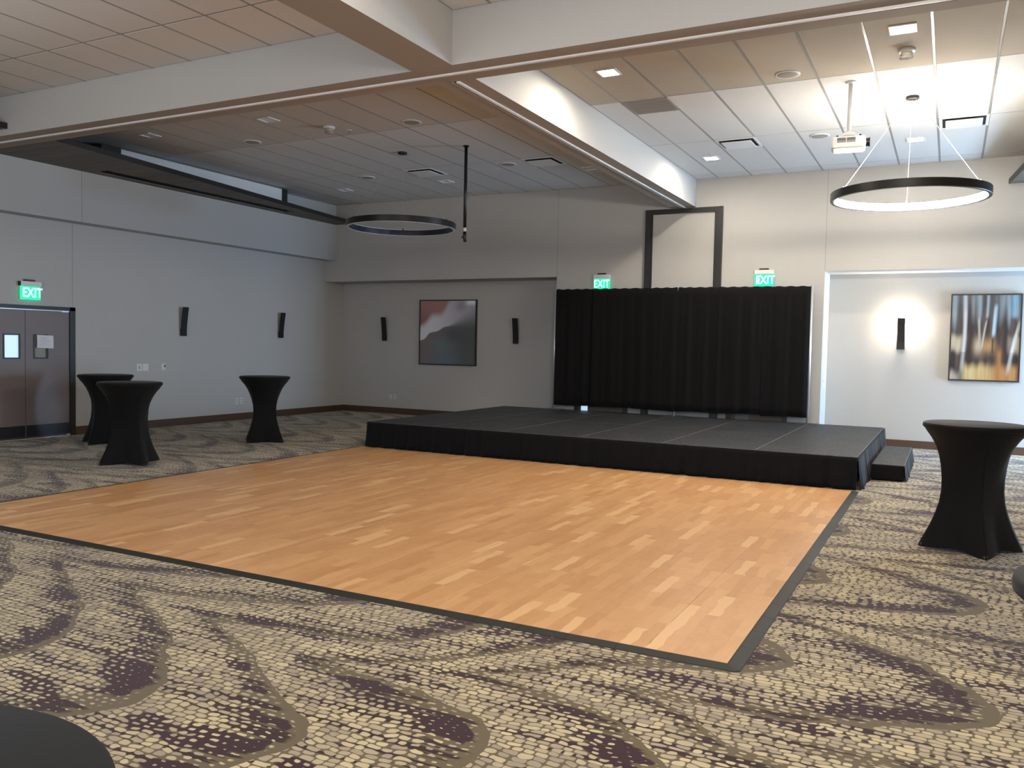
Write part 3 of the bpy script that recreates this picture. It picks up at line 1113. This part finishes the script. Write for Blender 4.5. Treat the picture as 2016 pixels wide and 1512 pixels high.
rn = random.Random(5)
NZ = [(rn.uniform(5, 60), rn.uniform(0, 6.3), rn.uniform(1, 6), rn.uniform(0, 6.3)) for _ in range(18)]


def vn(u, v, k0=0, k1=9):
    return sum(math.sin(u * a + b + .8 * math.sin(v * c + d)) for a, b, c, d in NZ[k0:k1]) / (k1 - k0) ** .5


def birch(u, v):
    n, n2 = vn(u, v), vn(u, v, 9, 18)
    top = lerp3(rgb(112, 104, 100), rgb(176, 196, 204), clamp(.40 + .55 * n))
    top = lerp3(top, rgb(72, 60, 56), clamp(.25 + .6 * n2) * .8)
    c = lerp3(lerp3(rgb(58, 48, 48), rgb(112, 98, 88), clamp(.15 + .35 * n2)), top, sst(.60, .95, v + .08 * n))
    # cream clearings
    cream = rgb(222, 206, 178)
    c = lerp3(c, cream, .95 * math.exp(-((v - .43 + .02 * n2) / .10) ** 4) * sst(.27, .08, u + .02 * n))
    c = lerp3(c, rgb(220, 200, 168), .9 * math.exp(-(((u - .40) / .06) ** 2 + ((v - .40) / .10) ** 2)))
    c = lerp3(c, rgb(200, 158, 104), .9 * math.exp(-(((u - .55) / .11) ** 2 + ((v - .40) / .09) ** 2)))
    c = lerp3(c, cream, .9 * math.exp(-((v - .42 + .02 * n2) / .11) ** 4) * sst(.80, .97, u + .02 * n))
    # golden ground
    gold = lerp3(rgb(226, 200, 142), rgb(196, 142, 88), sst(.35, .75, u) + .2 * n)
    c = lerp3(c, gold, sst(.235 + .015 * n2, .11 + .015 * n2, v) * sst(.14, .24, u))
    c = lerp3(c, rgb(205, 195, 180), sst(.14, .02, v + .02 * n2) * sst(.22, .04, u))
    c = lerp3(c, rgb(190, 128, 76), .85 * math.exp(-((u - .71 - .01 * n) / .05) ** 2) * sst(.42, .30, v))
    c = lerp3(c, rgb(60, 52, 54), .9 * math.exp(-(((u - .61) / .06) ** 2 + ((v - .23) / .09) ** 2)))
    # trunks: (x at foot, x at mid, x at top, foot v, top v, half width, colour)
    for x0, x1, x2, v0, v1, hw, col in ((.16, .225, .19, .05, 1.0, .028, rgb(232, 238, 242)), (.625, .635, .65, .50, .90, .026, rgb(196, 226, 244)),
                                        (.84, .90, 1.02, .05, .74, .026, rgb(238, 240, 240)), (.43, .42, .40, .33, .75, .017, rgb(206, 198, 190)),
                                        (.46, .48, .52, .35, .72, .013, rgb(206, 198, 190)), (.52, .53, .53, .72, 1.0, .02, rgb(186, 200, 212)), (.93, .93, .92, .72, 1.08, .06, rgb(150, 190, 216))):
        s = (v - v0) / (v1 - v0)
        if -.05 < s < 1.05:
            xc = (1 - s) ** 2 * x0 + 2 * s * (1 - s) * x1 + s * s * x2
            a = sst(hw * 1.55, hw * .25, abs(u - xc)) * (.86 + .1 * n2) * sst(-.05, .16, s) * (1.0 if v1 >= .99 else sst(1.05, .85, s))
            a *= .95 if not (v < .33 and x0 in (.16, .84)) else .55
            c = lerp3(c, col, a)
    c = lerp3(c, rgb(58, 48, 46), .8 * sst(.016, .008, abs(u - .615)) * sst(.28, .34, v) * sst(.52, .46, v))
    c = lerp3(c, rgb(62, 52, 50), .7 * sst(.018, .008, abs(u - .70)) * sst(.40, .46, v) * sst(.66, .6, v))
    fib = .84 + .10 * math.sin(u * 210 + 2 * n + 1.5 * math.sin(v * 7)) * math.sin(u * 83 + v * 3)
    return tuple(q * .78 * fib for q in c)


def painting(name, label, xa, xb, za, zb_, y, fn, mt, nu, nv):
    """canvas in a slim black floater frame"""
    t = thing(name, label, 'painting', ((xa + xb) / 2, y, (za + zb_) / 2))
    w2, h2 = (xb - xa) / 2, (zb_ - za) / 2
    fw_ = .022
    fr = MB()
    for a, b in (((-w2, -h2), (w2, -h2 + fw_)), ((-w2, h2 - fw_), (w2, h2)), ((-w2, -h2 + fw_), (-w2 + fw_, h2 - fw_)), ((w2 - fw_, -h2 + fw_), (w2, h2 - fw_))):
        fr.box((a[0], -.052, a[1]), (b[0], -.002, b[1]))
    fr.make('frame', MT['black_frame'], t)
    iw, ih = w2 - fw_ - .002, h2 - fw_ - .002
    o = MB().grid(lambda u, v: (-iw + 2 * iw * u, -.040, -ih + 2 * ih * v), nu, nv).make('canvas', mt, t)
    at = o.data.color_attributes.new('paint', 'FLOAT_COLOR', 'POINT')
    vals = []
    for i in range(nu + 1):
        for j in range(nv + 1):
            vals += [*fn(i / nu, j / nv), 1.0]
    at.data.foreach_set('color', vals)
    B((-iw, -.038, -ih), (iw, -.004, ih)).make('stretcher', MT['white'], t)


painting('abstract_painting', 'square abstract painting in red, white and slate, in the dim left recess', -10.946, -9.427, 1.183, 2.673, YR, abstract, MT['art1'], 80, 80)
painting('birch_painting', 'tall painting of white birch trunks on brown and gold, in the bright right recess', -.012, 1.048, 1.213, 2.70, YR, birch, MT['art2'], 90, 120)

# ------------------------------------------------------------------ dance floor: lay-down panels and ramp edging
TX, TY, TN, TM = -0.981, 4.44, 16, 14
TS = 0.4562
df = thing('dance_floor', 'portable maple-look dance floor of square panels with black ramp edging', 'dance floor', (TX - TS * 8, TY + TS * 7, FZ))
ox, oy = df.location.x, df.location.y
pm = None
for i in range(TN):
    for j in range(TM):
        lx, ly = TX - TS * (i + 1) - ox, TY + TS * j - oy
        if pm is None:
            pm = MB().bbox((.0006, .0006, .0), (TS - .0006, TS - .0006, -FZ), .0009).make('floor_panel', MT['wood'], df, loc=(lx, ly, 0)).data
        else:
            o = put('floor_panel', pm, df, (lx, ly, random.uniform(-.0004, .0003)))
L = .3048
rw = .082
hz = -FZ


def ramp_piece(length):
    m = MB()
    g = .0012
    m.loop([[(g, 0, 0), (g, 0, hz - .001), (g, -.006, hz), (g, -rw + .004, .004), (g, -rw, .0005), (g, -rw, 0)],
            [(length - g, 0, 0), (length - g, 0, hz - .001), (length - g, -.006, hz), (length - g, -rw + .004, .004), (length - g, -rw, .0005), (length - g, -rw, 0)]])
    return m


rp = ramp_piece(L).make('ramp_edge', MT['rubber'], df, loc=(TX - TS * TN - ox, TY - oy, 0)).data
for k in range(1, 24):
    put('ramp_edge', rp, df, (TX - TS * TN + k * L * .9982 - ox, TY - oy, 0))
for k in range(21):
    o = put('ramp_edge', rp, df, (TX - ox, TY + k * L - oy, 0)); o.rotation_euler = (0, 0, H90)
    o = put('ramp_edge', rp, df, (TX - TS * TN - ox, TY + (k + 1) * L - oy, 0)); o.rotation_euler = (0, 0, -H90)


def corner_ramp(x, y, a0):
    n = 8
    m = MB()
    rings = []
    for i in range(n + 1):
        a = a0 + math.radians(90) * i / n
        c, s = math.cos(a), math.sin(a)
        # rounded-square outline
        q = min(1 / max(abs(c), abs(s)), 1.18)
        rings.append([(0, 0, 0), (0, 0, hz - .001), (c * .006, s * .006, hz), (c * (rw * q - .004), s * (rw * q - .004), .004), (c * rw * q, s * rw * q, .0005), (c * rw * q, s * rw * q, 0)])
    m.loop(rings)
    m.make('ramp_corner', MT['rubber'], df, loc=(x - ox, y - oy, 0))


corner_ramp(TX, TY, math.radians(-90))
corner_ramp(TX - TS * TN, TY, math.radians(180))

# ------------------------------------------------------------------ stage
SX0, SX1, SY0, SY1, SZ = -8.289, -.944, 10.987, 15.69, .388
SYM = 13.30
stg = thing('stage', 'low black portable stage of twelve decks with a pleated skirt', 'stage', ((SX0 + SX1) / 2, (SY0 + SY1) / 2, FZ))
ox, oy = stg.location.x, stg.location.y
pw = (SX1 - SX0) / 6
for i in range(6):
    for a, b in ((SY0, SYM), (SYM, SY1)):
        x0, x1 = SX0 + i * pw, SX0 + (i + 1) * pw
        g = .003
        o = MB().bbox((x0 + g + .006, a + g + .006, SZ - .02), (x1 - g - .006, b - g - .006, SZ), .002).make('deck_panel', MT['deck'], stg, loc=(-ox, -oy, -FZ))
        e = MB()
        e.box((x0 + g, a + g, SZ - .06), (x1 - g, a + g + .006, SZ - .001)); e.box((x0 + g, b - g - .006, SZ - .06), (x1 - g, b - g, SZ - .001))
        e.box((x0 + g, a + g + .006, SZ - .06), (x0 + g + .006, b - g - .006, SZ - .001)); e.box((x1 - g - .006, a + g + .006, SZ - .06), (x1 - g, b - g - .006, SZ - .001))
        e.make('edge_strip', MT['deck_edge'], o)
        lg = MB()
        for lx, ly in ((x0 + .1, a + .1), (x1 - .1, a + .1), (x1 - .1, b - .1), (x0 + .1, b - .1)):
            lg.tube((lx, ly, FZ), (lx, ly, SZ - .02), .02, 8)
        lg.make('leg_set', MT['ring'], o)


def pleats(p0, p1, z0, z1, out, flare, name, parent, seed, off, amp=.016, freq=5.2):
    """hanging cloth from p0 to p1 (xy), outwards normal out, pleated"""
    r = random.Random(seed)
    ln = math.hypot(p1[0] - p0[0], p1[1] - p0[1])
    ph = [(r.uniform(.6, 1.6) * freq, r.uniform(0, 6.28), r.uniform(.4, 1)) for _ in range(5)]
    nu, nv = int(ln / .018), 7

    def fn(u, v):
        s = u * ln
        h = 1 - v                                   # 1 at the top
        wv = sum(a * math.sin(2 * math.pi * f * s + q + .5 * math.sin(2.1 * s + q)) for f, q, a in ph) / 2.2
        d = .006 + amp * (wv + 1.2) * (.25 + .75 * v) + flare * v ** 1.5
        x = p0[0] + (p1[0] - p0[0]) * u + out[0] * d
        y = p0[1] + (p1[1] - p0[1]) * u + out[1] * d
        dz = .006 * math.sin(s * 3.1 + ph[0][1]) * v
        return (x - off[0], y - off[1], max(z0 + (z1 - z0) * h + dz, FZ + .002) - off[2])
    o = MB().grid(fn, nu, nv).make(name, MT['skirt'], parent, True)
    m = o.modifiers.new('thick', 'SOLIDIFY'); m.thickness = .003; m.offset = 0
    return o


OFF = (ox, oy, FZ)
pleats((SX0, SY0), (SX1, SY0), FZ, SZ - .003, (0, -1), .02, 'front_skirt', stg, 1, OFF, .03)
pleats((SX1, SY0), (SX1, SY1), FZ, SZ - .003, (1, 0), .03, 'side_skirt', stg, 2, OFF, .02)
pleats((SX0, SY1), (SX0, SY0), FZ, SZ - .003, (-1, 0), .02, 'side_skirt', stg, 3, OFF)

# step beside the stage
ST = thing('stage_step', 'small black skirted step at the right end of the stage', 'step', (-.67, 13.25, FZ))
sx0, sx1, sy0, sy1, sz = -.855, -.47, 12.03, 14.5, .2
OFF = (-.67, 13.25, FZ)
MB().bbox((sx0 + .67, sy0 - 13.25, sz - .02 - FZ), (sx1 + .67, sy1 - 13.25, sz - FZ), .003).make('tread', MT['deck'], ST)
e = MB()
e.box((sx1 + .67 - .001, sy0 - 13.25, sz - .022 - FZ), (sx1 + .67 + .006, sy1 - 13.25, sz - .001 - FZ))
e.box((sx0 + .67, sy0 - 13.25 - .006, sz - .022 - FZ), (sx1 + .67, sy0 - 13.25 + .001, sz - .003 - FZ))
e.make('edge_strip', MT['deck_edge'], ST)
pleats((sx0, sy0), (sx1, sy0), FZ, sz - .003, (0, -1), .006, 'front_skirt', ST, 4, OFF, .006)
pleats((sx1, sy0), (sx1, sy1), FZ, sz - .003, (1, 0), .02, 'side_skirt', ST, 5, OFF, .012)
lg = MB()
for lx, ly in ((sx0 + .06, sy0 + .06), (sx1 - .06, sy0 + .06), (sx1 - .06, sy1 - .06), (sx0 + .06, sy1 - .06)):
    lg.tube((lx + .67, ly - 13.25, 0), (lx + .67, ly - 13.25, sz - .02 - FZ), .018, 8)
lg.make('leg_set', MT['ring'], ST)

# ------------------------------------------------------------------ pipe and drape backdrop on the stage
bd = thing('backdrop_curtain', 'black pipe-and-drape backdrop standing along the back of the stage', 'curtain', (-4.6, 15.58, SZ))
PX = [(-7.105, 15.585), (-4.575, 15.50), (-2.185, 15.60)]
bz = SZ
for k, (x, y) in enumerate(PX):
    lx, ly = x + 4.6, y - 15.58
    MB().tube((lx, ly, .004), (lx, ly, 2.445), .024, 16).make('upright_pole', MT['pole'], bd, True)
    MB().bbox((lx - .2, max(ly - .2, -.30), .0), (lx + .2, min(ly + .2, .10), .008), .003).make('base_plate', MT['plate'], bd)
for (x0, y0), (x1, y1) in zip(PX, PX[1:]):
    MB().tube((x0 + 4.6, y0 - 15.58, 2.385), (x1 + 4.6, y1 - 15.58, 2.385), .018, 10).make('crossbar', MT['pole'], bd, True)


def drape(xa, ya, xb, yb, seed, z0=.105, z1=2.418, slit=0.0):
    r = random.Random(seed)
    ln = math.hypot(xb - xa, yb - ya)
    ph = [(r.uniform(2.2, 3.4), r.uniform(0, 6.28)), (r.uniform(4.5, 6.5), r.uniform(0, 6.28)), (r.uniform(8, 10), r.uniform(0, 6.28))]
    lean = r.uniform(-.05, .05)

    def fn(u, v):
        s = u * ln
        k = .25 + .75 * min(1, v * 1.8)
        w_ = math.sin(2 * math.pi * ph[0][0] * s + ph[0][1] + lean * v * 6) * .6 + math.sin(2 * math.pi * ph[1][0] * s + ph[1][1]) * .35 * (1 - .4 * v) + math.sin(2 * math.pi * ph[2][0] * s + ph[2][1]) * .22 * (1 - v)
        d = -.034 + .019 * k * w_ - .012 * v
        return (xa + (xb - xa) * u + slit * max(0, 1 - v / .1) * (1 - u) ** 5 + 4.6 + lean * v * .25 * (1 - abs(2 * u - 1)), ya + (yb - ya) * u - 15.58 + d, z1 + (z0 - z1) * v + .008 * math.sin(s * 4 + ph[0][1]) * v + .006 * math.sin(s * 31) * (1 - v) ** 8)
    o = MB().grid(fn, int(ln / .012), 16).make('drape_panel', MT['drape'], bd, True)
    m = o.modifiers.new('thick', 'SOLIDIFY'); m.thickness = .003; m.offset = 0


sd = 20
for (x0, y0), (x1, y1), n, ga, gb in ((PX[0], PX[1], 3, .028, -.02), (PX[1], PX[2], 3, -.02, .012)):
    for k in range(n):
        u0_, u1_ = k / n, (k + 1) / n
        xa_ = x0 + (x1 - x0) * u0_ + (ga if k == 0 else -.01); xb_ = x0 + (x1 - x0) * u1_ - (gb if k == n - 1 else -.01)
        yy0, yy1 = y0 + (y1 - y0) * u0_ - .004 * (k % 2), y0 + (y1 - y0) * u1_ - .004 * (k % 2)
        drape(xa_, yy0, xb_, yy1, sd, .10 + .012 * (k % 2), 2.418, .06 if (k == 0 and x0 > -5) else 0.0); sd += 1
# back layer of the pocket that wraps the crossbar
for (x0, y0), (x1, y1) in zip(PX, PX[1:]):
    MB().tube((x0 + 4.63, y0 - 15.58 - .004, 2.385), (x1 + 4.57, y1 - 15.58 - .004, 2.385), .03, 14).make('rod_pocket', MT['drape'], bd, True)


# ------------------------------------------------------------------ cocktail tables in stretch covers
def cocktail(loc, rz, label):
    t = thing('cocktail_table', label, 'table', (loc[0], loc[1], FZ), rz, 'black covered cocktail tables')
    N = 96
    # (z, corner radius, squareness 0 round .. 1 straight sides .. >1 hollow)
    prof = [(1.045, .398, 0), (1.00, .372, .0), (.95, .340, .1), (.88, .305, .25), (.80, .278, .4), (.70, .260, .65), (.60, .250, .85), (.50, .250, .95), (.40, .262, 1.0), (.30, .290, 1.05), (.20, .328, 1.16), (.10, .375, 1.22), (.04, .405, 1.26), (0.004, .420, 1.28)]

    def rad(rc, sq, a):
        a = (a + math.pi / 4) % (math.pi / 2) - math.pi / 4     # corner at 0
        side = rc * math.cos(math.pi / 4) / math.cos(math.pi / 4 - abs(a))
        rr = rc + (side - rc) * min(sq, 1.0)
        if sq > 1:
            rr -= rc * (sq - 1) * .45 * math.sin(2 * abs(a)) ** 2
        # rounded foot
        return min(rr, rc * (1 - .5 * max(0, .0)))
    rings = []
    for z, rc, sq in prof:
        ring = []
        for i in range(N):
            a = 2 * math.pi * i / N
            r_ = rad(rc, sq, a)
            k = abs((a + math.pi / 4) % (math.pi / 2) - math.pi / 4) / (math.pi / 4)
            lift = .03 * math.sin(min(1, k * 1.25) * math.pi / 2) ** 2 * max(0, (.12 - z) / .12)
            ring.append((r_ * math.cos(a), r_ * math.sin(a), z + lift))
        rings.append(ring)
    o = MB().loop(rings[::-1], cap=False).make('stretch_cover', MT['spandex'], t, True)
    MB().lathe([(.36, 1.035), (.398, 1.036), (.406, 1.044), (.408, 1.058), (.404, 1.074), (.392, 1.081), (.0005, 1.083)], n=N).make('top_cover', MT['spandex'], t, True)
    MB().tube((0, 0, .05), (0, 0, 1.04), .035, 16).make('column', MT['ring'], t)
    for k in range(4):
        a = k * math.pi / 2
        c, s = math.cos(a), math.sin(a)
        MB().lathe([(.022, .0), (.024, .01), (.018, .03)], (c * .388, s * .388, 0), 12).make('foot', MT['ring'], t, True)
    return t


def ang(c, f):
    return math.atan2(f[1] - c[1], f[0] - c[0])


cB = (-9.687, 7.64)
tB = cocktail(cB, ang(cB, (-9.765, 7.255)), 'black covered cocktail table by the left wall, in front of its twin')
dup(tB, (-11.85, 8.90, FZ), ang((-11.85, 8.90), (-11.69, 8.42)), 'black covered cocktail table at the left wall, half hidden behind another')
dup(tB, (-10.06, 10.53, FZ), ang((-10.06, 10.53), (-9.633, 10.534)), 'black covered cocktail table standing alone left of the stage')
dup(tB, (.22, 8.225, FZ), ang((.22, 8.225), (.334, 7.801)), 'black covered cocktail table at the right, between step and frame edge')
dup(tB, (.58, 2.62, FZ), .4, 'black covered cocktail table cut off by the right frame edge')
dup(tB, (-1.21, .42, FZ), .3, 'black covered cocktail table filling the bottom left corner, seen from above')
